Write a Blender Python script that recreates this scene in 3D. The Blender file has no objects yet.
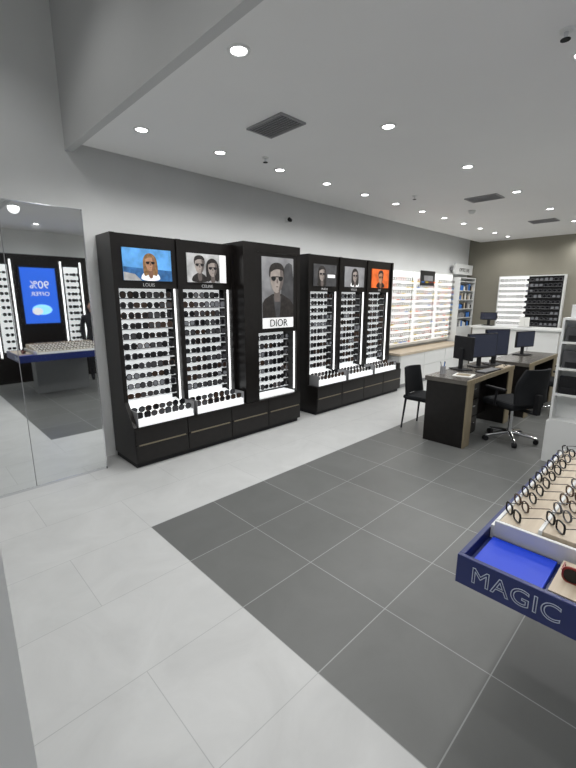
import bpy, math, random
from mathutils import Matrix, Vector
random.seed(4)
S=bpy.context.scene
S.view_settings.view_transform='Standard'
S.view_settings.exposure=0.0

# ------------------------------------------------------------ materials
def mat(name,col,rough=.5,metal=0,emit=0,noise=0,nscale=8,bump=0,spec=.5,ecol=None):
    m=bpy.data.materials.new(name); m.use_nodes=True
    nt=m.node_tree; b=nt.nodes['Principled BSDF']
    c=(*col,1)
    b.inputs['Base Color'].default_value=c
    b.inputs['Roughness'].default_value=rough
    b.inputs['Metallic'].default_value=metal
    b.inputs['Specular IOR Level'].default_value=spec
    if emit:
        b.inputs['Emission Color'].default_value=(*(ecol or col),1)
        b.inputs['Emission Strength'].default_value=emit
    if noise or bump:
        tc=nt.nodes.new('ShaderNodeNewGeometry'); n=nt.nodes.new('ShaderNodeTexNoise')
        n.inputs['Scale'].default_value=nscale; n.inputs['Detail'].default_value=5
        nt.links.new(tc.outputs['Position'],n.inputs['Vector'])
        if noise:
            r=nt.nodes.new('ShaderNodeValToRGB')
            r.color_ramp.elements[0].position=.3; r.color_ramp.elements[1].position=.7
            r.color_ramp.elements[0].color=(*[x*(1-noise) for x in col],1)
            r.color_ramp.elements[1].color=(*[min(1,x*(1+noise)) for x in col],1)
            nt.links.new(n.outputs['Fac'],r.inputs['Fac']); nt.links.new(r.outputs['Color'],b.inputs['Base Color'])
            if emit and not ecol: nt.links.new(r.outputs['Color'],b.inputs['Emission Color'])
        if bump:
            bp=nt.nodes.new('ShaderNodeBump'); bp.inputs['Strength'].default_value=bump; bp.inputs['Distance'].default_value=.005
            nt.links.new(n.outputs['Fac'],bp.inputs['Height']); nt.links.new(bp.outputs['Normal'],b.inputs['Normal'])
    return m
def wood(name,c1,c2,rough=.45,scale=(2,30,30)):
    m=bpy.data.materials.new(name); m.use_nodes=True; nt=m.node_tree; b=nt.nodes['Principled BSDF']
    g=nt.nodes.new('ShaderNodeNewGeometry'); mp=nt.nodes.new('ShaderNodeMapping'); mp.inputs['Scale'].default_value=scale
    n=nt.nodes.new('ShaderNodeTexNoise'); n.inputs['Scale'].default_value=1.5; n.inputs['Detail'].default_value=6
    r=nt.nodes.new('ShaderNodeValToRGB'); r.color_ramp.elements[0].color=(*c1,1); r.color_ramp.elements[1].color=(*c2,1)
    r.color_ramp.elements[0].position=.3; r.color_ramp.elements[1].position=.7
    nt.links.new(g.outputs['Position'],mp.inputs['Vector']); nt.links.new(mp.outputs[0],n.inputs['Vector'])
    nt.links.new(n.outputs['Fac'],r.inputs['Fac']); nt.links.new(r.outputs[0],b.inputs['Base Color'])
    b.inputs['Roughness'].default_value=rough
    return m
WALL=mat('wall_paint',(.76,.77,.765),.8,noise=.02,nscale=3,bump=.02)
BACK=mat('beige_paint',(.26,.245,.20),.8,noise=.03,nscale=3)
CEIL=mat('ceiling_paint',(.86,.86,.855),.85,noise=.01,nscale=2)
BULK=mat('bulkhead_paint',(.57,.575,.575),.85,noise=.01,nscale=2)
BLACK=mat('black_laminate',(.010,.0085,.008),.28,noise=.2,nscale=20,spec=.35)
BLACKM=mat('black_matte',(.010,.010,.012),.6,noise=.2,nscale=30,spec=.3)
TOP=mat('desk_top_laminate',(.11,.10,.088),.22,noise=.1,nscale=20)
FAB=mat('black_fabric',(.012,.013,.015),.85,bump=.3,nscale=200,spec=.2)
WHITE=mat('white_laminate',(.78,.79,.78),.35,noise=.01)
GREYP=mat('grey_plastic',(.3,.3,.31),.4)
GREYB=mat('grey_laminate',(.22,.225,.23),.4,noise=.02)
LIT=mat('backlit_acrylic',(.86,.88,.88),.4,emit=.58)
RAIL=mat('acrylic_rail_glow',(.75,.77,.78),.3,emit=.30)  # rails are no lamps; emission added to the material keeps them bright
LITW=mat('backlit_wall_panel',(.93,.93,.91),.4,emit=.85)
LITH=mat('led_strip',(1,1,1),.4,emit=1.6)
LAMP=mat('lamp_diffuser',(1,1,1),.4,emit=14)
CHR=mat('chrome',(.75,.76,.78),.15,1)
GOLD=mat('brushed_brass_edge',(.28,.24,.17),.35,.7,noise=.1,nscale=60)
MIR=mat('mirror_silver',(.84,.86,.86),.02,1)
SCRB=mat('screen_blue_glow',(.02,.10,.55),.3,emit=1.0)
SCRL=mat('screen_cyan',(.25,.6,1),.3,emit=1.0)
SCRD=mat('screen_dark',(.010,.012,.02),.10,emit=.5,ecol=(.005,.010,.035))
NAVY=mat('navy_lacquer',(.008,.020,.13),.35,noise=.05,nscale=10)
BLUE=mat('royal_blue_insert',(.0,.045,.62),.45,noise=.04,nscale=5)
LETTER=mat('letter_silver',(.50,.56,.70),.4)
DWOOD=wood('oak_edge',(.21,.17,.105),(.30,.25,.165),scale=(20,20,2))
LWOOD=wood('pale_ash_wood',(.52,.43,.32),(.64,.55,.43))
FR=[mat('frame_black',(.008,.008,.008),.25,spec=.3),mat('frame_tortoise',(.06,.028,.014),.25,noise=.5,nscale=150),mat('frame_gold',(.5,.38,.2),.3,.9),mat('frame_grey',(.07,.07,.08),.3)]
LN=[mat('lens_black',(.010,.010,.012),.12,spec=.35),mat('lens_brown',(.04,.024,.017),.12,spec=.35),mat('lens_grey',(.06,.06,.066),.12,spec=.35),mat('lens_mirror_grey',(.22,.23,.25),.12)]
RED=mat('frame_red',(.25,.02,.015),.3); YEL=mat('tag_yellow',(.75,.55,.03),.5); CYA=mat('tag_blue',(.05,.2,.6),.5); ORG=mat('poster_orange',(.70,.13,.02),.5,emit=.35,noise=.3,nscale=8)
PB=mat('poster_black',(.01,.01,.012),.3); PG=mat('poster_grey',(.26,.26,.27),.4,emit=.2,noise=.35,nscale=4); PL=mat('poster_light',(.46,.46,.46),.4,emit=.3,noise=.4,nscale=7)
PSKY=mat('poster_sky',(.10,.32,.66),.4,emit=.4,noise=.35,nscale=9); PSEA=mat('poster_sea',(.03,.13,.33),.4,emit=.3,noise=.4,nscale=20)
SKIN=mat('poster_skin',(.46,.25,.15),.5,emit=.25,noise=.2,nscale=20); SKD=mat('poster_skin_shadow',(.25,.12,.07),.5,emit=.15,noise=.2,nscale=20)
SKG=mat('poster_skin_grey',(.36,.31,.28),.5,emit=.2,noise=.2,nscale=14); SKGD=mat('poster_skin_grey_shadow',(.15,.125,.115),.5,emit=.1,noise=.2,nscale=14)
HBL=mat('poster_hair_blond',(.26,.14,.055),.5,emit=.15,noise=.5,nscale=35)
HDK=mat('poster_hair_dark',(.025,.02,.018),.5,noise=.5,nscale=30); PWH=mat('poster_white',(.8,.8,.8),.5,emit=.5); PDG=mat('poster_darkgrey',(.07,.07,.075),.5,noise=.4,nscale=9)
TIT=mat('title_grey',(.45,.45,.45),.5,emit=.2)
PAPER=mat('paper_white',(.75,.75,.72),.7)
PSKIN=mat('person_skin',(.45,.27,.19),.55,noise=.05,nscale=20); CLOTH=mat('dark_clothing',(.012,.012,.016),.85,bump=.3,nscale=90); HAIR=mat('person_hair',(.03,.02,.015),.6,bump=.5,nscale=120)

# ------------------------------------------------------------ mesh builder
class MB:
    def __init__(s): s.v=[];s.f=[];s.m=[];s.mats=[];s.M=Matrix.Identity(4);s.sm=[]
    def mi(s,m):
        if m not in s.mats: s.mats.append(m)
        return s.mats.index(m)
    def add(s,vs,fs,m,smooth=False):
        o=len(s.v); k=s.mi(m)
        s.v+= [tuple(s.M@Vector(v)) for v in vs]
        for f in fs: s.f.append([i+o for i in f]); s.m.append(k); s.sm.append(smooth)
    def box(s,x0,x1,y0,y1,z0,z1,m):
        s.add([(x0,y0,z0),(x1,y0,z0),(x1,y1,z0),(x0,y1,z0),(x0,y0,z1),(x1,y0,z1),(x1,y1,z1),(x0,y1,z1)],
          [(3,2,1,0),(4,5,6,7),(0,1,5,4),(1,2,6,5),(2,3,7,6),(3,0,4,7)],m)
    def cyl(s,p0,p1,r0,r1,m,n=16,cap=True):
        p0=Vector(p0);p1=Vector(p1);d=(p1-p0).normalized()
        a=d.orthogonal().normalized(); b=d.cross(a)
        vs=[];
        for p,r in((p0,r0),(p1,r1)):
            for i in range(n):
                t=2*math.pi*i/n; vs.append(p+a*(r*math.cos(t))+b*(r*math.sin(t)))
        s.add(vs,[(i,(i+1)%n,n+(i+1)%n,n+i) for i in range(n)],m,True)
        if cap: s.add(vs,[tuple(range(n-1,-1,-1)),tuple(range(n,2*n))],m)
    def loft(s,rings,m,cap=True,smooth=True):
        n=len(rings[0]); vs=[v for r in rings for v in r]; fs=[]
        for k in range(len(rings)-1):
            for i in range(n): fs.append((k*n+i,k*n+(i+1)%n,(k+1)*n+(i+1)%n,(k+1)*n+i))
        s.add(vs,fs,m,smooth)
        if cap: s.add(rings[0],[tuple(range(n-1,-1,-1))],m); s.add(rings[-1],[tuple(range(n))],m)
    def ball(s,c,r,m,n=16,k=10):
        rings=[]
        for j in range(1,k):
            ph=-math.pi/2+math.pi*j/k
            rings.append([(c[0]+r[0]*math.cos(ph)*math.cos(2*math.pi*i/n),c[1]+r[1]*math.cos(ph)*math.sin(2*math.pi*i/n),c[2]+r[2]*math.sin(ph)) for i in range(n)])
        s.loft(rings,m)
    def ell(s,cx,cz,rx,rz,y,m,n=20,a0=0,a1=360):
        full=(a1-a0)>=360
        k=n if full else n+1
        vs=[(cx+rx*math.cos(math.radians(a0+(a1-a0)*i/n)),y,cz+rz*math.sin(math.radians(a0+(a1-a0)*i/n))) for i in range(k)]
        s.add(vs,[tuple(range(k))],m)
    def poly(s,pts,y,m): s.add([(p[0],y,p[1]) for p in pts],[tuple(range(len(pts)))],m)
    def glasses(s,x,y,z,w=.135,fm=None,lm=None,th=.105,rim=False,shape=None,rot=0,n=10,thick=.84):
        fm=fm or FR[0]; keep=s.M.copy()
        s.M=s.M@Matrix.Translation((x,y,z))@Matrix.Rotation(rot,4,'Z')
        rw=w*.23; rh=rw*(shape or random.choice([.8,.9,1.0,1.05])); e=random.choice([.6,.8,1.0]); c=w*.27
        for sgn in(-1,1):
            o=[];i_=[]
            q=.8 if not rim else thick
            for k in range(n):
                t=2*math.pi*(k+.5)/n; ct,st=math.cos(t),math.sin(t)
                px=math.copysign(abs(ct)**e,ct); pz=math.copysign(abs(st)**e,st)
                o.append((sgn*c+rw*px,pz*rh)); i_.append((sgn*c+rw*q*px,pz*rh*q))
            vs=[(a,0,b) for a,b in o]+[(a,-.0015,b) for a,b in i_]+[(a,.005,b) for a,b in o]+[(a,.005,b) for a,b in i_]
            fs=[]
            for k in range(n):
                j=(k+1)%n
                fs+=[(k,j,n+j,n+k),(2*n+j,2*n+k,k,j)]
                if rim: fs+=[(n+k,n+j,3*n+j,3*n+k)]
            s.add(vs,fs,fm)
            if not rim: s.add([(a,0,b) for a,b in i_],[tuple(range(n))],lm or LN[0]); s.add([(a,.005,b) for a,b in o],[tuple(range(n-1,-1,-1))],fm)
            xx=sgn*(c+rw)
            t_=.0012 if rim else .002
            s.box(xx-t_,xx+t_,.0,th*.75,rh*.3,rh*.3+2*t_,fm)
            s.add([(xx-t_,th*.75,rh*.3),(xx+t_,th*.75,rh*.3),(xx+t_,th*.75,rh*.3+2*t_),(xx-t_,th*.75,rh*.3+2*t_),
                   (xx-t_,th,rh*.3-.02),(xx+t_,th,rh*.3-.02),(xx+t_,th,rh*.3-.02+2*t_),(xx-t_,th,rh*.3-.02+2*t_)],
                  [(0,1,5,4),(1,2,6,5),(2,3,7,6),(3,0,4,7),(4,5,6,7)],fm)
        s.box(-(c-rw)-.003,(c-rw)+.003,-.001,.004,rh*.25,rh*.25+.004,fm)
        s.M=keep
    def obj(s,name,parent=None,bevel=0):
        me=bpy.data.meshes.new(name); me.from_pydata(s.v,[],s.f)
        for m in s.mats: me.materials.append(m)
        me.polygons.foreach_set('material_index',s.m); me.polygons.foreach_set('use_smooth',s.sm); me.update()
        o=bpy.data.objects.new(name,me); S.collection.objects.link(o)
        if parent: o.parent=parent
        if bevel:
            b=o.modifiers.new('bevel','BEVEL'); b.width=bevel; b.segments=2; b.limit_method='ANGLE'
        return o
def empty(name,loc=(0,0,0),rz=0):
    e=bpy.data.objects.new(name,None); S.collection.objects.link(e); e.location=loc; e.rotation_euler=(0,0,rz); e.empty_display_size=.1; return e
def box(name,x0,x1,y0,y1,z0,z1,m,parent=None,bevel=0):
    b=MB(); b.box(x0,x1,y0,y1,z0,z1,m); return b.obj(name,parent,bevel)
def text(name,body,size,loc,rot,m,parent=None,ext=.001,outline=False,align='CENTER',off=0,sx=1):
    c=bpy.data.curves.new(name,'FONT'); c.body=body; c.size=size; c.align_x=align; c.extrude=ext; c.offset=off
    if outline: c.fill_mode='NONE'; c.extrude=0; c.bevel_depth=.0015; c.bevel_resolution=1; c.space_character=1.06
    c.materials.append(m); o=bpy.data.objects.new(name,c); S.collection.objects.link(o); o.location=loc; o.rotation_euler=rot; o.scale=(sx,1,1)
    if parent:o.parent=parent
    return o
RN=(math.pi/2,0,0)

# ------------------------------------------------------------ room
YN=4.08; XE=9.95; YS=-1.6; XW=-2.2; ZC=2.85; ZH=4.2; XB=1.28
fm=bpy.data.materials.new('floor_porcelain_tiles'); fm.use_nodes=True; nt=fm.node_tree; B=nt.nodes['Principled BSDF']; L=nt.links
g=nt.nodes.new('ShaderNodeNewGeometry')
mp=nt.nodes.new('ShaderNodeVectorMath'); mp.operation='SUBTRACT'; mp.inputs[1].default_value=(1.10,2.53,0); L.new(g.outputs['Position'],mp.inputs[0])
mp2=nt.nodes.new('ShaderNodeVectorMath'); mp2.operation='SUBTRACT'; mp2.inputs[1].default_value=(1.10+.53,2.53,0); L.new(g.outputs['Position'],mp2.inputs[0])
def brick(w,h,off,c1,c2,mo,ms,src):
    b=nt.nodes.new('ShaderNodeTexBrick'); b.offset=off; b.offset_frequency=2; b.squash=1
    b.inputs['Scale'].default_value=1; b.inputs['Brick Width'].default_value=w; b.inputs['Row Height'].default_value=h
    b.inputs['Mortar Size'].default_value=ms; b.inputs['Mortar Smooth'].default_value=.1
    b.inputs['Color1'].default_value=(*c1,1); b.inputs['Color2'].default_value=(*c2,1); b.inputs['Mortar'].default_value=(*mo,1)
    L.new(src.outputs[0],b.inputs['Vector']); return b
dk=brick(.53,.53,0,(.140,.144,.140),(.155,.159,.154),(.33,.34,.335),.0028,mp)
lt=brick(1.06,.53,.5,(.575,.583,.578),(.595,.600,.596),(.43,.44,.44),.0018,mp2)
sp=nt.nodes.new('ShaderNodeSeparateXYZ'); L.new(mp.outputs[0],sp.inputs[0])
m1=nt.nodes.new('ShaderNodeMath'); m1.operation='GREATER_THAN'; m1.inputs[1].default_value=0; L.new(sp.outputs[0],m1.inputs[0])
m2=nt.nodes.new('ShaderNodeMath'); m2.operation='LESS_THAN'; m2.inputs[1].default_value=0; L.new(sp.outputs[1],m2.inputs[0])
m3=nt.nodes.new('ShaderNodeMath'); m3.operation='MULTIPLY'; L.new(m1.outputs[0],m3.inputs[0]); L.new(m2.outputs[0],m3.inputs[1])
mx=nt.nodes.new('ShaderNodeMix'); mx.data_type='RGBA'; L.new(m3.outputs[0],mx.inputs['Factor']); L.new(lt.outputs['Color'],mx.inputs['A']); L.new(dk.outputs['Color'],mx.inputs['B'])
n1=nt.nodes.new('ShaderNodeTexNoise'); n1.inputs['Scale'].default_value=2.6; n1.inputs['Detail'].default_value=10; n1.inputs['Roughness'].default_value=.62; n1.inputs['Distortion'].default_value=1.0; L.new(g.outputs['Position'],n1.inputs['Vector'])
rp=nt.nodes.new('ShaderNodeMapRange'); rp.inputs['From Min'].default_value=.3; rp.inputs['From Max'].default_value=.7; rp.inputs['To Min'].default_value=.93; rp.inputs['To Max'].default_value=1.06; L.new(n1.outputs['Fac'],rp.inputs[0])
ml=nt.nodes.new('ShaderNodeVectorMath'); ml.operation='SCALE'; L.new(mx.outputs['Result'],ml.inputs[0]); L.new(rp.outputs[0],ml.inputs['Scale'])
L.new(ml.outputs[0],B.inputs['Base Color']); B.inputs['Roughness'].default_value=.36; B.inputs['Specular IOR Level'].default_value=.38
box('floor',XW,XE,YS,YN,-.1,0,fm)
box('wall_north',XW,XE,YN,YN+.12,0,ZH,WALL)
box('wall_east',XE,XE+.12,YS,YN+.12,0,ZH,BACK)
box('wall_south',XW,XE,YS-.12,YS,0,ZH,WALL)
box('wall_west',XW-.12,XW,YS-.12,YN+.12,0,ZH,WALL)
box('ceiling',XB+.06,XE,YS,3.84,ZC,ZC+.1,CEIL)
c=MB(); c.box(XB+.06,XE,3.84,YN,ZC+.22,ZC+.3,CEIL); c.box(XB+.06,XE,3.82,3.84,ZC+.1,ZC+.22,CEIL); c.obj('ceiling_slot')
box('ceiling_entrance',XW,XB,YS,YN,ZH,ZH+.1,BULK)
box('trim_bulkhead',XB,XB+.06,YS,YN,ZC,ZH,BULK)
box('baseboard_north',3.7,4.02,YN-.015,YN,0,.07,WHITE)
box('baseboard_east',XE-.015,XE,YS,2.0,0,.07,WHITE)
box('wall_pillar',-.45,.093,.98,1.30,0,ZH,WALL)

# ------------------------------------------------------------ ceiling fixtures
def downlight(x,y,z=ZC,P=17,cone=165):
    b=MB(); n=24
    ro,ri=.062,.045
    def ring(r,zz): return [(r*math.cos(2*math.pi*i/n),r*math.sin(2*math.pi*i/n),zz) for i in range(n)]
    b.loft([ring(ro,0),ring(ro-.003,-.006),ring(ri,-.007),ring(ri-.004,-.001)],WHITE,cap=False)
    b.add(ring(ri-.003,-.002),[tuple(range(n-1,-1,-1))],LAMP)
    o=b.obj('ceiling_downlight'); o.location=(x,y,z)
    l=bpy.data.lights.new('lamp','SPOT'); l.energy=P; l.spot_size=math.radians(cone); l.spot_blend=.6; l.shadow_soft_size=.07; l.color=(1,.995,.98)
    lo=bpy.data.objects.new('lamp',l); S.collection.objects.link(lo); lo.parent=o; lo.location=(0,0,-.03)
for k in range(12):
    downlight(1.56+.71*k,3.19-.01*k,P=21)
for k in range(7): downlight(1.48+1.37*k,1.88-.03*k,P=30)
for k in range(7): downlight(1.42+1.37*k,.66-.02*k,P=30)
for k in range(6): downlight(2.0+1.37*k,-.7,P=21)
for x in(-1.2,.3):  # unseen downlights added above the view to light the entrance zone
    for y in(-.6,1.2,3.0): downlight(x,y,ZH,P=30,cone=120)
def vent(x0,x1,y0,y1):
    b=MB(); z=ZC
    b.box(x0,x1,y0,y1,z-.004,z,BLACKM)
    for a in((x0-.015,x1+.015,y0-.015,y0),(x0-.015,x1+.015,y1,y1+.015),(x0-.015,x0,y0,y1),(x1,x1+.015,y0,y1)): b.box(*a,z-.012,z,GREYP)
    k=8
    for i in range(k):
        xx=x0+(x1-x0)*(i+.5)/k; b.box(xx-.004,xx+.004,y0,y1,z-.012,z-.003,GREYP)
    b.obj('ceiling_air_vent')
vent(2.13,2.35,2.25,2.60); vent(5.5,5.76,2.0,2.36); vent(7.8,8.08,1.9,2.26)
def sprinkler(x,y):
    b=MB(); b.cyl((0,0,0),(0,0,-.01),.03,.028,WHITE); b.cyl((0,0,-.01),(0,0,-.04),.01,.008,CHR); b.cyl((0,0,-.04),(0,0,-.043),.022,.022,BLACKM)
    o=b.obj('ceiling_fire_sprinkler'); o.location=(x,y,ZC)
sprinkler(2.64,3.0); sprinkler(2.5,.66); sprinkler(4.9,2.75)
b=MB(); b.cyl((0,0,0),(0,0,-.02),.05,.05,WHITE); b.cyl((0,0,-.02),(0,0,-.045),.045,.03,WHITE); o=b.obj('ceiling_smoke_detector'); o.location=(6.3,2.6,ZC)

# ------------------------------------------------------------ mirror
e=empty('wall_mirror')
b=MB()
b.box(.09,1.26,3.80,4.075,0,2.30,WHITE); b.obj('backing_box',e)
for i,(a,c_) in enumerate(((.092,.672),(.678,1.258))):
    box('mirror_panel_%d'%(i+1),a,c_,3.784,3.798,.02,2.32,MIR,e)
b=MB(); b.box(.672,.678,3.786,3.80,.0,2.32,GREYP); b.box(1.258,1.268,3.782,3.80,0,2.325,CHR); b.box(.09,1.268,3.782,3.80,2.32,2.328,CHR); b.box(.09,1.268,3.782,3.80,0,.02,CHR); b.obj('mirror_frame',e)

# ------------------------------------------------------------ posters
def smooth(pts,it=2):
    for _ in range(it):
        q=[]
        for i in range(len(pts)):
            a=pts[i]; c=pts[(i+1)%len(pts)]
            q+=[(a[0]*.75+c[0]*.25,a[1]*.75+c[1]*.25),(a[0]*.25+c[0]*.75,a[1]*.25+c[1]*.75)]
        pts=q
    return pts
def head(b,X,Z,s,Y,skin,shad,hair,longhair=True,clip=None):
    def P(pts,k,m):
        pts=[(X+p[0]*s,Z+p[1]*s) for p in smooth(pts)]
        if clip: pts=[(min(max(p[0],clip[0]),clip[1]),min(max(p[1],clip[2]),clip[3])) for p in pts]
        b.poly(pts,Y(k),m)
    if longhair: P([(-.55,-1.1),(-.2,-.9),(.2,-.9),(.62,-1.05),(.66,-.2),(.55,.45),(.2,.78),(-.25,.76),(-.58,.4),(-.62,-.3)],2,hair)
    P([(-.18,-1.2),(.22,-1.2),(.2,-.3),(-.18,-.3)],3,shad)
    if not longhair: P([(-.46,-.05),(-.50,.4),(-.36,.66),(0,.76),(.36,.68),(.50,.42),(.46,-.05)],3,hair)
    P([(-.40,.35),(-.2,.56),(.22,.56),(.42,.32),(.42,-.12),(.28,-.48),(.06,-.64),(-.1,-.64),(-.30,-.46),(-.42,-.1)],4,skin)
    P([(.16,.50),(.42,.32),(.42,-.12),(.28,-.48),(.08,-.62),(.16,-.3),(.24,.0)],5,shad)
    P([(-.42,.26),(-.3,.58),(.1,.68),(.46,.52),(.46,.34),(.15,.46),(-.2,.42)],6,hair)
    for q in(-1,1): P([(q*.05,.10),(q*.38,.12),(q*.37,-.01),(q*.28,-.09),(q*.12,-.09)],7,PB)
    P([(-.3,.12),(.3,.12),(.3,.08),(-.3,.08)],7,PB)
    P([(-.10,-.34),(.0,-.32),(.10,-.34),(.0,-.39)],7,shad)
    P([(-.02,.02),(.03,.02),(.07,-.2),(-.05,-.2)],6,shad)
def poster(b,x0,x1,z0,z1,y,style):
    w=x1-x0;h=z1-z0;cx=(x0+x1)/2; CL=(x0,x1,z0,z1)
    bg={'sky':PSKY,'bw':PL,'dior':PG,'dark':PDG,'bw2':PG,'orange':ORG}[style]
    b.box(x0,x1,y,y+.01,z0,z1,bg)
    def Y(k): return y-.0012*k
    def body(X,s,m): 
        pts=smooth([(X-s*1.3,z0),(X+s*1.3,z0),(X+s*1.15,z0+h*.2),(X+s*.3,z0+h*.34),(X-s*.3,z0+h*.34),(X-s*1.15,z0+h*.2)])
        b.poly([(min(max(p[0],x0),x1),max(p[1],z0)) for p in pts],Y(1.5),m)
    if style=='sky':
        b.poly([(x0,z0),(x1,z0),(x1,z0+h*.34),(x0,z0+h*.42)],Y(1),PSEA)
        b.poly([(x0,z0),(x0+w*.35,z0),(x0+w*.22,z0+h*.2),(x0,z0+h*.26)],Y(1.2),PL)
        body(cx+w*.04,w*.16,PWH); head(b,cx+w*.04,z0+h*.56,h*.40,Y,SKIN,SKD,HBL,True,CL)
    elif style=='bw':
        body(cx-w*.2,w*.16,HDK); head(b,cx-w*.2,z0+h*.6,h*.46,Y,SKG,SKGD,HDK,False,CL)
        def Y2(k): return y-.0012*k-.009
        head(b,cx+w*.12,z0+h*.50,h*.46,Y2,SKG,SKGD,HDK,True,CL)
        b.box(cx+w*.33,x1,y-.002,y,z0,z1,PWH)
    elif style=='bw2':
        body(cx,w*.18,PWH); head(b,cx,z0+h*.56,h*.48,Y,SKG,SKGD,HDK,True,CL)
    elif style=='dark':
        body(cx-w*.15,w*.16,HDK); head(b,cx-w*.15,z0+h*.55,h*.5,Y,SKG,SKGD,HDK,True,CL); b.box(cx+w*.1,x1-w*.06,y-.002,y,z0+h*.4,z0+h*.55,PWH)
    elif style=='orange':
        body(cx,w*.2,PB); head(b,cx,z0+h*.56,h*.52,Y,SKIN,SKD,HDK,False,CL)
    elif style=='dior':
        zb_=z0+h*.15
        b.poly([(x0,z0),(x1,z0),(x1,zb_),(x0,zb_)],Y(1),PWH)
        b.poly(smooth([(x0+w*.55,zb_),(x1,zb_),(x1,z0+h*.9),(x0+w*.8,z0+h*.95),(x0+w*.62,z0+h*.8)],1),Y(1),PDG)
        X=cx-w*.05
        b.poly([(x0,zb_),(x1,zb_),(x1,z0+h*.33),(x1-w*.12,z0+h*.41),(X+w*.16,z0+h*.49),(X-w*.14,z0+h*.49),(x0+w*.08,z0+h*.42),(x0,z0+h*.36)],Y(2),HDK)
        b.poly([(X-w*.03,zb_),(X+w*.08,zb_),(X+w*.14,z0+h*.46),(X-w*.12,z0+h*.46)],Y(2.5),PDG)
        head(b,X,z0+h*.70,w*.50,Y,SKG,SKGD,HDK,False,(x0,x1,z0+h*.38,z1))

# ------------------------------------------------------------ sunglasses cabinets
def rows(b,x0,x1,z0,z1,y,nr,nc,th=.10):
    for r in range(nr):
        z=z0+(z1-z0)*(r+.5)/nr
        b.box(x0-.02,x1+.02,y+.03,y+.075,z-.046,z-.038,RAIL)
        b.box(x0-.02,x1+.02,y+.074,y+.080,z-.038,z-.030,FR[3])
        for c_ in range(nc):
            x=x0+(x1-x0)*(c_+.5)/nc
            b.glasses(x+random.uniform(-.004,.004),y,z,w=min(.152,(x1-x0)/nc*1.03),shape=random.choice([.9,1.0,1.1,1.15]),fm=random.choice([FR[0],FR[0],FR[0],FR[1],FR[3]]),lm=random.choice([LN[0],LN[0],LN[0],LN[1],LN[2],LN[2],LN[3]]),th=th)
def module(e,i,x0,x1,yf,style,title):
    p=MB()
    p.box(x0,x1,yf+.02,4.06,2.09,2.17,BLACK)
    p.box(x0,x1,yf+.02,yf+.06,1.69,2.09,BLACK)
    p.box(x0,x1,4.04,4.06,.40,2.09,BLACKM)
    p.obj('header_frame_%d'%i,e)
    b=MB(); b.box(x0+.035,x1-.035,yf+.20,yf+.215,.50,1.69,LIT)
    for xx in(x0+.004,x1-.016): b.box(xx,xx+.012,yf+.06,yf+.075,.50,1.69,LITH)
    b.box(x0,x0+.035,yf+.20,yf+.215,.40,1.69,BLACKM); b.box(x1-.035,x1,yf+.20,yf+.215,.40,1.69,BLACKM)
    b.obj('backlit_panel_%d'%i,e)
    b=MB(); cx=(x0+x1)/2; poster(b,cx-.24,cx+.24,1.76,2.05,yf+.008,style); b.obj('poster_%d'%i,e)
    if title: text('title_%d'%i,title,.044,(cx,yf+.018,1.708),RN,TIT,e)
    b=MB(); rows(b,x0+.04,x1-.04,.60,1.68,yf+.09,11,4); b.obj('sunglasses_%d'%i,e)
def litcase(e,i,x0,x1,n):
    b=MB(); b.box(x0,x1,3.56,3.92,.405,.425,LIT); b.box(x0,x1,3.565,3.575,.425,.475,LIT)
    b.add([(x0,3.575,.47),(x1,3.575,.47),(x1,3.92,.54),(x0,3.92,.54)],[(0,1,2,3)],LIT)
    b.box(x0-.006,x0,3.56,3.92,.405,.55,GREYP); b.box(x1,x1+.006,3.56,3.92,.405,.55,GREYP)
    b.obj('lit_shelf_%d'%i,e)
    b=MB()
    for r,(yy,zz) in enumerate(((3.60,.505),(3.72,.530))):
        for k in range(n):
            x=x0+(x1-x0)*(k+.5)/n; b.glasses(x,yy,zz,w=.145,fm=random.choice(FR[:2]),lm=random.choice(LN[:3]),th=.09)
    b.obj('shelf_sunglasses_%d'%i,e)
def base(e,x0,x1,nd):
    b=MB(); b.box(x0,x1,3.55,4.06,.05,.405,BLACK); b.box(x0+.01,x1-.01,3.58,4.05,0,.05,BLACKM)
    w=(x1-x0)/nd
    for k in range(nd):
        a=x0+k*w
        b.box(a+.004,a+w-.004,3.538,3.55,.06,.225,BLACK); b.box(a+.004,a+w-.004,3.538,3.55,.24,.395,BLACK)
        b.box(a+.03,a+w-.03,3.534,3.552,.226,.238,GOLD)
    b.obj('drawer_base',e)
e=empty('sunglasses_display_cabinet')
base(e,1.46,3.68,4)
p=MB(); yf=3.73
p.box(1.46,1.50,yf,4.06,.4,2.17,BLACK); p.box(2.10,2.15,yf,4.06,.4,2.17,BLACK); p.box(2.76,2.80,yf,4.06,.4,2.17,BLACK)
p.add([(1.46,3.56,.405),(1.50,3.56,.405),(1.50,yf,.405),(1.46,yf,.405),(1.46,yf-.001,.62),(1.50,yf-.001,.62)],[(0,1,5,4),(0,4,3),(1,2,5),(3,2,1,0),(2,3,4,5)],BLACK)
p.obj('side_panels',e)
module(e,1,1.50,2.10,yf,'sky','LOUIS')
module(e,2,2.15,2.76,yf,'bw','CELINE')
litcase(e,1,1.51,2.10,4); litcase(e,2,2.15,2.76,4)
p=MB(); y0=3.56
p.box(2.80,3.00,y0,4.06,.405,2.20,BLACK); p.box(3.63,3.68,y0,4.06,.405,2.20,BLACK); p.box(3.0,3.63,y0,4.06,2.10,2.20,BLACK)
p.box(3.0,3.63,y0+.005,y0+.06,1.20,2.10,BLACK); p.box(3.0,3.63,4.0,4.06,.405,1.2,BLACKM)
p.box(2.97,3.0,y0+.1,4.0,.42,1.2,BLACKM); p.obj('tower_frame',e)
b=MB(); poster(b,3.06,3.56,1.25,2.06,y0-.004,'dior'); b.obj('tower_poster',e)
text('tower_title','DIOR',.12,(3.31,y0-.012,1.27),RN,PB,e)
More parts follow.
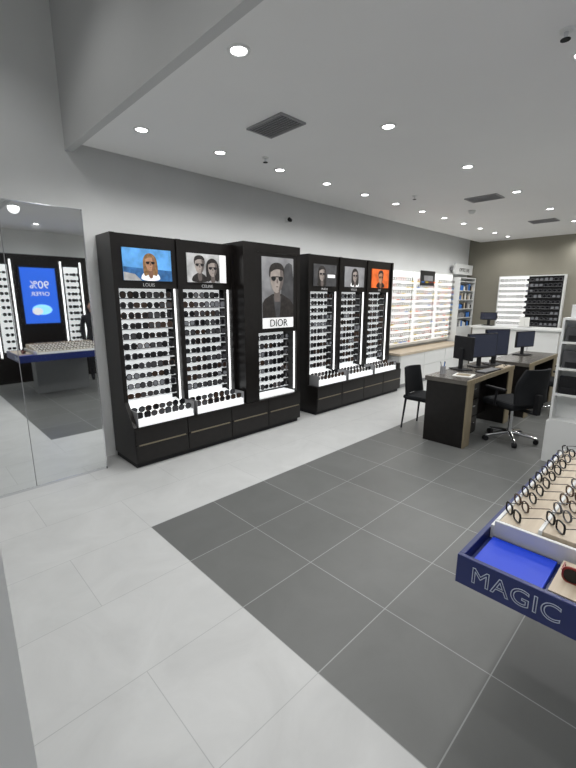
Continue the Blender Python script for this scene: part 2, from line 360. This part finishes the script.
b=MB(); b.box(3.03,3.60,y0+.22,y0+.235,.45,1.19,LIT); b.box(3.004,3.016,y0+.03,y0+.045,.45,1.19,LITH); b.box(3.612,3.624,y0+.03,y0+.045,.45,1.19,LITH); b.box(3.02,3.61,y0+.02,y0+.22,.407,.43,LIT); b.obj('tower_backlight',e)
b=MB(); rows(b,3.04,3.59,.47,1.18,y0+.11,7,4); b.obj('tower_sunglasses',e)

e=empty('sunglasses_display_cabinet')
base(e,4.02,6.20,4)
p=MB()
for a in((4.02,4.06),(4.68,4.73),(5.37,5.42),(6.06,6.10)): p.box(*a,yf,4.06,.4,2.17,BLACK)
p.box(6.10,6.20,3.56,4.06,.405,.5,BLACK)
p.obj('side_panels',e)
for i,(a,c_,st,ti) in enumerate(((4.06,4.68,'dark','PRADA'),(4.73,5.37,'bw2','VOGUE'),(5.42,6.06,'orange','RAY'))):
    module(e,i+1,a,c_,yf,st,ti); litcase(e,i+1,a+.01,c_,4)

# ------------------------------------------------------------ optical frame wall display
e=empty('optical_frame_wall_display')
b=MB(); b.box(6.30,8.95,3.98,4.06,.70,2.12,WHITE)
b.obj('panel_body',e)
mods=[(6.35,7.15),(7.22,8.02),(8.10,8.90)]
b=MB(); g_=MB()
for a,c_ in mods:
    b.box(a,c_,3.965,3.98,.75,2.08,LITW)
    for r in range(11):
        z=.82+r*.112
        b.box(a+.02,c_-.02,3.90,3.966,z-.03,z-.027,WHITE)
        for k in range(5):
            x=a+.08+k*.16
            g_.glasses(x,3.905,z,w=.15,rim=True,thick=.72,fm=random.choice([FR[0],FR[0],FR[1],FR[3],RED,FR[1]]),th=.05)
            if random.random()<.5: g_.box(x-.05,x+.05,3.896,3.899,z-.045,z-.024,random.choice([YEL,YEL,YEL,RED,CYA,ORG]))
b.obj('backlit_panels',e); g_.obj('eyeglasses',e)
b=MB(); b.box(7.40,7.95,3.90,3.93,1.84,2.12,PB); b.box(7.50,7.85,3.895,3.90,1.93,2.03,PG); b.obj('brand_sign',e)
e=empty('console_cabinet')
b=MB(); b.box(6.28,8.95,3.62,4.05,.08,.60,WHITE); b.box(6.32,8.9,3.66,4.03,0,.08,GREYP)
for k in range(3):
    a=6.30+k*.885; b.box(a,a+.87,3.61,3.62,.10,.34,WHITE); b.box(a,a+.87,3.61,3.62,.35,.59,WHITE)
b.obj('carcass',e); box('wood_top',6.26,8.97,3.60,4.06,.60,.64,LWOOD,e)
e=empty('product_shelf_rack')
b=MB(); b.box(9.02,9.88,4.03,4.06,.95,2.05,WHITE); b.box(9.02,9.05,3.84,4.03,.0,2.05,WHITE); b.box(9.85,9.88,3.84,4.03,.0,2.05,WHITE)
b.box(9.05,9.85,3.84,4.06,0,.95,WHITE)
for k in range(6): b.box(9.05,9.85,3.84,4.03,.95+k*.20,.965+k*.20,WHITE)
b.box(9.05,9.85,3.84,4.06,2.03,2.05,WHITE)
b.obj('shelves',e)
b=MB()
for k in range(5):
    for j in range(9):
        x=9.08+j*.085; h=random.uniform(.08,.15); b.box(x,x+random.uniform(.04,.07),3.87,3.95,.966+k*.2,.966+k*.2+h,random.choice([BLACKM,GREYP,PAPER,CYA,HDK,LWOOD]))
b.obj('product_boxes',e)
b=MB(); b.box(8.98,9.92,3.95,4.0,2.12,2.34,WHITE); b.box(8.98,9.92,4.0,4.075,2.2,2.26,GREYP); b.obj('sign_board',e)
text('sign_text','OPTIC LAB',.11,(9.45,3.947,2.18),RN,HDK,e)

# ------------------------------------------------------------ east wall display + counter
e=empty('framed_glasses_wall_display')
b=MB(); y0_,y1_=2.08,3.28
b.box(9.86,XE-.002,y0_,y1_,1.0,2.05,GREYP)
for a in((y0_-.03,y0_,.98,2.07),(y1_,y1_+.03,.98,2.07),(y0_,y1_,2.05,2.07),(y0_,y1_,.98,1.0)): b.box(9.83,XE-.002,*a,WHITE)
b.box(9.85,9.86,2.72,y1_,1.0,2.05,LITW); b.box(9.85,9.86,y0_,2.72,1.0,2.05,BLACKM)
b.obj('frame',e)
b=MB()
for r in range(9):
    z=1.06+r*.115
    b.box(9.79,9.85,y0_+.02,y1_-.02,z-.03,z-.026,GREYP)
    for k in range(7):
        y=y0_+.09+k*.17
        b.glasses(9.80,y,z,w=.15,rot=-math.pi/2,rim=(y>2.7),thick=.5,lm=LN[3] if random.random()<.5 else LN[0],fm=FR[0] if y>2.7 else FR[3],th=.05)
b.obj('eyeglasses',e)
e=empty('reception_counter')
b=MB(); b.box(8.95,9.45,1.85,3.45,.08,.98,WHITE); b.box(9.0,9.42,1.9,3.4,0,.08,GREYP); b.obj('counter_body',e)
box('counter_top',8.90,9.48,1.80,3.50,.98,1.02,WHITE,e,.004)
b=MB(); b.box(8.945,8.95,2.35,2.36,.1,.96,GREYP); b.box(8.945,8.95,2.9,2.91,.1,.96,GREYP); b.obj('panel_joints',e)

def monitor(loc,rz,w=.5,h=.30,scr=SCRD,parent=None,name='computer_monitor'):
    e=empty(name,loc,rz)
    b=MB(); b.box(-w/2,w/2,0,.03,.12,.12+h,BLACKM); b.obj('housing',e,.006)
    b=MB(); b.box(-w/2+.012,w/2-.012,-.002,.0,.135,.12+h-.012,scr); b.obj('screen',e)
    b=MB(); b.box(-.03,.03,.03,.05,.01,.26,BLACKM); b.box(-.11,.11,-.05,.12,0,.012,BLACKM); b.obj('stand',e,.003)
    return e
monitor((9.15,3.22,1.021),-math.pi/2,.34,.16)
e=empty('brochure_holder'); b=MB(); b.box(9.1,9.25,2.5,2.52,1.02,1.2,PAPER); b.box(9.08,9.25,2.4,2.62,1.02,1.03,GREYP); b.box(9.12,9.14,2.42,2.6,1.03,1.22,PAPER); b.obj('holder',e)

# ------------------------------------------------------------ service desks
def desk(x0,x1,y0,y1):
    e=empty('service_desk')
    b=MB()
    b.box(x0,x0+.17,y0+.012,y1,0,.70,BLACK); b.box(x1-.17,x1,y0+.012,y1,0,.70,BLACK)
    b.box(x0+.17,x1-.17,y1-.20,y1-.17,.12,.70,BLACK)
    b.box(x0+.17,x0+.52,y0+.08,y1-.20,.06,.68,BLACKM)
    b.obj('carcass',e)
    b=MB()
    b.box(x0,x0+.17,y0,y0+.012,0,.70,DWOOD); b.box(x1-.17,x1,y0,y0+.012,0,.70,DWOOD)
    b.box(x0-.01,x1+.01,y0-.004,y0+.012,.70,.75,DWOOD)
    b.obj('oak_edges',e)
    box('desk_top',x0-.01,x1+.01,y0+.012,y1+.02,.70,.75,TOP,e,.003)
    b=MB()
    for k in range(3): b.box(x0+.19,x0+.51,y0+.07,y0+.08,.08+k*.2,.26+k*.2,BLACK); b.box(x0+.28,x0+.42,y0+.062,y0+.07,.19+k*.2,.2+k*.2,CHR)
    b.obj('drawers',e)
    return e
desk(4.21,5.66,1.61,2.07)
desk(5.95,7.35,1.50,2.0)
monitor((4.88,1.95,.751),math.radians(62),.32,.28)
monitor((5.20,1.86,.751),math.radians(-25),.46,.30)
monitor((5.52,1.80,.751),math.radians(-35),.34,.34)
monitor((6.80,1.82,.751),math.radians(-20),.40,.24)
e=empty('computer_keyboard',(4.98,1.69,.75),math.radians(-5)); b=MB(); b.box(-.2,.2,-.06,.06,0,.012,BLACKM)
for r in range(4):
    for k in range(13): b.box(-.19+k*.029,-.167+k*.029,-.052+r*.026,-.031+r*.026,.012,.018,GREYP)
b.obj('keys',e)
e=empty('paper_stack',(4.50,1.78,.75),.15)
b=MB(); b.box(-.105,.105,-.10,.10,0,.006,PAPER); b.obj('sheets',e)
b=MB(); b.box(-.06,.06,-.07,.07,.006,.010,DWOOD); b.obj('leaflet',e)
e=empty('pen_holder',(4.42,1.99,.75)); b=MB(); b.cyl((0,0,0),(0,0,.09),.03,.03,GREYP)
for k in range(4): b.cyl((.01*math.cos(k*2),.01*math.sin(k*2),.03),(.03*math.cos(k*2),.03*math.sin(k*2),.14),.004,.004,random.choice([CYA,RED,BLACKM]),8)
b.obj('cup_and_pens',e)
e=empty('eyeglasses_tray',(5.42,1.67,.75)); b=MB(); b.box(-.13,.13,-.05,.05,0,.012,LWOOD); b.glasses(0,-.03,.035,rim=True,th=.07); b.obj('tray',e)

def visitor_chair(loc,rz):
    e=empty('visitor_chair',loc,rz)
    b=MB(); b.box(-.21,.21,-.18,.19,.38,.43,FAB); b.obj('seat',e,.02)
    b=MB(); rings=[]
    for k in range(7):
        z=.43+k*.055; t=k/6; w=.21-.03*t; pts=[]
        for i in range(9):
            s=-1+2*i/8; pts.append((s*w,.18+.05*t-.05*s*s*1.0,z))
        back=[(p[0],p[1]+.025,p[2]) for p in reversed(pts)]
        rings.append(pts+back)
    b.loft(rings,FAB); b.obj('backrest',e)
    b=MB()
    for sx in(-1,1):
        b.cyl((sx*.18,-.15,.39),(sx*.20,-.17,0),.014,.010,BLACKM,10); b.cyl((sx*.18,.16,.39),(sx*.20,.19,0),.014,.010,BLACKM,10)
        b.cyl((sx*.18,-.15,.38),(sx*.18,.16,.38),.010,.010,BLACKM,8)
    b.obj('legs',e)
visitor_chair((4.60,2.27,0),0)
def office_chair(loc,rz):
    e=empty('office_chair',loc,rz)
    b=MB()
    for k in range(5):
        a=math.radians(72*k+18); d=Vector((math.cos(a),math.sin(a),0))
        b.cyl(d*.03+Vector((0,0,.10)),d*.27+Vector((0,0,.065)),.024,.015,CHR,10)
        c0=d*.27; t=Vector((-d.y,d.x,0))
        b.cyl(c0+t*.022+Vector((0,0,.028)),c0-t*.022+Vector((0,0,.028)),.028,.028,BLACKM,14)
        b.cyl(c0+Vector((0,0,.05)),c0+Vector((0,0,.075)),.008,.008,CHR,8)
    b.cyl((0,0,.07),(0,0,.14),.035,.03,CHR); b.cyl((0,0,.14),(0,0,.40),.024,.018,CHR)
    b.obj('star_base',e)
    b=MB(); b.box(-.23,.23,-.21,.23,.41,.49,FAB); b.obj('seat',e,.03)
    b=MB(); b.box(-.12,.12,-.10,.10,.38,.41,BLACKM); b.box(-.03,.03,-.28,-.1,.38,.40,BLACKM); b.obj('mechanism',e)
    b=MB(); rings=[]
    for k in range(9):
        t=k/8; z=.49+t*.38; w=.22*(1-.25*max(0,t-.6)/.4) ; y=-.25-.05*t+.03*math.sin(t*3.1); pts=[]
        for i in range(9):
            s=-1+2*i/8; pts.append((s*w,y+.05*s*s,z))
        rings.append(pts+[(p[0],p[1]-.035,p[2]) for p in reversed(pts)])
    b.loft(rings,FAB); b.obj('backrest',e)
    b=MB(); b.box(-.03,.03,-.33,-.28,.38,.60,BLACKM)
    for sx in(-1,1):
        b.cyl((sx*.23,.0,.43),(sx*.27,.0,.45),.012,.012,BLACKM,8); b.cyl((sx*.27,0,.44),(sx*.27,-.02,.62),.013,.013,BLACKM,8)
        b.box(sx*.27-.022,sx*.27+.022,-.13,.13,.62,.645,BLACKM)
    b.obj('arms',e,.006)
office_chair((4.88,1.36,0),math.radians(-25))
office_chair((6.55,1.22,0),math.radians(10))

# ------------------------------------------------------------ white gondola on the right
e=empty('white_shelf_gondola')
b=MB(); b.box(4.47,5.05,-.55,.93,0,.42,WHITE); b.box(4.62,4.66,-.55,.91,.42,1.42,WHITE); b.box(4.47,4.62,.89,.91,.42,1.42,WHITE); b.box(4.66,5.0,-.5,.90,.42,1.42,WHITE)
for z in(.42,.68,.93,1.18,1.40): b.box(4.47,4.62,-.55,.89,z,z+.02,WHITE)
b.box(4.52,4.60,-.55,.86,1.42,1.54,WHITE)
b.obj('shelves',e)
b=MB()
for z in(.70,.95,1.20):
    for k in range(7):
        y=.80-k*.18; m=random.choice([PDG,BLACKM,PDG,GREYP])
        b.box(4.50,4.55,y-.085,y+.075,z,z+random.uniform(.12,.17),m)
        b.box(4.49,4.50,y-.06,y+.05,z+.01,z+.06,random.choice([BLACKM,PAPER,PG]))
        b.box(4.468,4.47,y-.04,y+.04,z-.018,z-.004,PAPER)
b.obj('product_cards',e)
b=MB(); b.box(4.50,4.519,.70,.80,1.44,1.50,PDG); b.obj('label',e)

# ------------------------------------------------------------ foreground display table
e=empty('eyewear_display_table')
x0,x1,ya,yb=1.272,2.60,-.45,.468; zt=.74; zb=.633
b=MB()
b.box(x0,x0+.018,ya,yb,zb,zt,NAVY); b.box(x1-.018,x1,ya,yb,zb,zt,NAVY)
b.box(x0+.018,x1-.018,yb-.018,yb,zb,zt,NAVY); b.box(x0+.018,x1-.018,ya,ya+.018,zb,zt,NAVY)
b.box(x0+.018,x1-.018,ya+.018,yb-.018,zb,zt-.04,NAVY)
b.obj('navy_tray',e,.002)
b=MB(); b.box(x0+.045,1.505,.222,yb-.038,zt-.04,zt-.022,BLUE); b.obj('blue_insert',e,.002)
b=MB()
b.box(x0+.03,1.50,-.42,.205,zt-.04,zt-.004,LWOOD); b.box(1.525,x1-.02,ya+.02,yb-.02,zt-.04,zt+.012,WHITE)
b.obj('riser_base',e)
b=MB()
steps=[(.30,.425,.030),(.165,.285,.046),(.03,.15,.062),(-.105,.015,.078),(-.4,-.12,.094)]
for a,c_,h_ in steps: b.box(1.545,x1-.03,a,c_,zt+.012,zt+h_,LWOOD)
b.box(1.52,1.535,-.4,.435,zt-.03,zt+.035,WHITE)
for a,c_,h_ in steps: b.box(1.54,x1-.025,c_,c_+.012,zt+.005,zt+h_+.004,WHITE)
b.obj('wood_steps',e,.002)
b=MB()
for k in range(10):
    x=1.60+k*.10
    for (y,z) in((.40,.030),(.262,.046),(.127,.062),(-.008,.078),(-.14,.094)):
        b.glasses(x,y,zt+z+.023,w=.112,shape=.85,rim=True,thick=.86,fm=random.choice([FR[0],FR[0],FR[1],FR[3]]),rot=math.radians(222),th=.105,n=18)
b.obj('eyeglasses',e)
b=MB()
for k,(xx,yy) in enumerate(((1.38,.13),(1.40,.0),(1.44,-.13))):
    b.glasses(xx,yy,zt+.022,w=.12,fm=[RED,FR[0],FR[0]][k],lm=LN[0],rot=math.radians(-90),th=.06,n=18)
    b.box(xx+.015,xx+.05,yy-.02,yy+.02,zt-.004,zt+.012,BLACKM)
b.obj('sunglasses',e)
b=MB(); b.box(1.60,2.42,-.42,-.15,0,.633,GREYB); b.obj('pedestal',e)
text('tray_lettering','MAGIC',.080,(x0-.0015,.418,zb+.028),(math.pi/2,0,-math.pi/2),LETTER,e,outline=True,align='LEFT')

# ------------------------------------------------------------ opposite wall (seen in the mirror)
e=empty('lit_display_cabinet')
b=MB(); b.box(1.25,3.0,YS+.03,-1.45,0,2.4,BLACK); b.obj('body',e)
b=MB()
for a in(1.34,1.66,2.50,2.86): b.box(a,a+.025,-1.45,-1.435,.5,2.3,LITH)
b.box(1.40,1.62,-1.45,-1.44,.6,2.2,LIT); b.box(2.56,2.82,-1.45,-1.44,.6,2.2,LIT); b.obj('light_strips',e)
b=MB(); b.M=Matrix.Translation((0,-1.44,0))@Matrix.Rotation(math.pi,4,'Z')
for r in range(12):
    for x in(-1.51,-2.63,-2.76): b.glasses(x,-.09,.68+r*.125,fm=FR[0],lm=LN[0],th=.08)
b.obj('sunglasses',e)
e=empty('advertising_screen')
b=MB(); b.box(1.77,2.42,-1.448,-1.40,1.08,2.20,BLACKM); b.obj('housing',e)
b=MB(); b.box(1.80,2.39,-1.40,-1.396,1.12,2.16,SCRB); b.obj('screen',e)
b=MB(); b.M=Matrix.Rotation(math.pi,4,'Z')
b.ell(-2.1,1.38,.17,.10,1.394,SCRL); b.ell(-2.02,1.35,.09,.07,1.392,PWH); b.obj('graphic',e)
text('screen_text','90%',.20,(2.1,-1.394,1.78),(math.pi/2,0,math.pi),PWH,e)
text('screen_text_2','OFFER',.11,(2.1,-1.394,1.64),(math.pi/2,0,math.pi),PWH,e)

# ------------------------------------------------------------ person reflected in the mirror
def person(loc,rz,h=1.52):
    e=empty('standing_person',loc,rz); k=h/1.70
    J=[((0,0,.93),(.155,.11)),((0,0,1.08),(.135,.10)),((0,0,1.25),(.165,.115)),((0,0,1.39),(.16,.095)),((0,0,1.46),(.055,.055)),((0,.01,1.53),(.05,.05))]
    E=[(0,1),(1,2),(2,3),(3,4),(4,5)]
    for s in(-1,1):
        n=len(J)
        J+=[((s*.18,0,1.385),(.06,.06)),((s*.235,-.01,1.12),(.046,.046)),((s*.22,.07,.90),(.034,.034))]; E+=[(3,n),(n,n+1),(n+1,n+2)]
        n=len(J)
        J+=[((s*.09,0,.86),(.095,.10)),((s*.10,.01,.48),(.062,.062)),((s*.105,-.01,.09),(.042,.045)),((s*.115,.12,.035),(.045,.032))]; E+=[(0,n),(n,n+1),(n+1,n+2),(n+2,n+3)]
    me=bpy.data.meshes.new('clothed_body'); me.from_pydata([tuple(c*k for c in j[0]) for j in J],E,[]); me.materials.append(CLOTH)
    o=bpy.data.objects.new('clothed_body',me); S.collection.objects.link(o); o.parent=e
    o.modifiers.new('skin','SKIN'); sv=me.skin_vertices[0].data
    for i,j in enumerate(J): sv[i].radius=(j[1][0]*k,j[1][1]*k); sv[i].use_root=(i==0)
    ss=o.modifiers.new('sub','SUBSURF'); ss.levels=2; ss.render_levels=2
    b=MB(); b.M=Matrix.Scale(k,4)
    b.cyl((0,.0,1.46),(0,.01,1.56),.05,.048,PSKIN,14)
    b.ball((0,.02,1.60),(.073,.092,.105),PSKIN,20,14)
    rings=[]
    for j in range(9):
        ph=math.radians(-25+j*14); rr=math.cos(ph)
        rings.append([(.083*rr*math.cos(2*math.pi*i/20),-.005+.092*rr*math.sin(2*math.pi*i/20)*(1 if math.sin(2*math.pi*i/20)<0 else (.25+.085*j)),1.615+.10*math.sin(ph)) for i in range(20)])
    b.loft(rings,HAIR)
    for s in(-1,1):
        b.ball((s*.028,.105,1.61),(.011,.006,.007),PWH,10,6); b.ball((s*.028,.110,1.61),(.005,.003,.005),PB,8,6)
        b.ball((s*.075,.01,1.60),(.010,.018,.028),PSKIN,10,8)
        b.box(s*.028-.016,s*.028+.016,.104,.110,1.628,1.633,HAIR)
    b.cyl((0,.105,1.615),(0,.128,1.583),.006,.012,PSKIN,10); b.ball((0,.106,1.555),(.022,.006,.006),RED,12,6)
    for s in(-1,1):
        b.ball((s*.222,.085,.865),(.018,.038,.045),PSKIN,12,8)
        for f,(dy,L_) in enumerate(((-.024,.055),(-.008,.068),(.008,.072),(.024,.064))):
            a=(s*.222,.085+dy,.83); m_=(s*.218,.085+dy+.006,.83-L_*.55); t=(s*.205,.085+dy+.012,.83-L_)
            b.cyl(a,m_,.009,.008,PSKIN,8); b.cyl(m_,t,.008,.006,PSKIN,8)
        b.cyl((s*.215,.115,.87),(s*.205,.14,.835),.011,.008,PSKIN,8); b.cyl((s*.205,.14,.835),(s*.198,.142,.81),.008,.006,PSKIN,8)
    b.obj('head_and_hands',e)
person((2.80,-.78,0),.2)

# ------------------------------------------------------------ wall camera
b=MB(); b.cyl((0,0,0),(0,-.05,0),.03,.03,WHITE); b.cyl((0,-.05,0),(0,-.09,-.02),.028,.02,BLACKM); o=b.obj('wall_security_camera'); o.location=(3.95,YN,2.62)

# ------------------------------------------------------------ world + camera
w=bpy.data.worlds.new('world'); S.world=w; w.use_nodes=True; w.node_tree.nodes['Background'].inputs[0].default_value=(.5,.5,.5,1); w.node_tree.nodes['Background'].inputs[1].default_value=.3
cam=bpy.data.cameras.new('camera'); co=bpy.data.objects.new('camera',cam); S.collection.objects.link(co); S.camera=co
cam.sensor_fit='VERTICAL'; cam.sensor_height=36; cam.lens=18.75; cam.clip_start=.02
co.location=(0,0,1.6); co.rotation_euler=(math.radians(90-12.13),0,math.radians(-44.3))
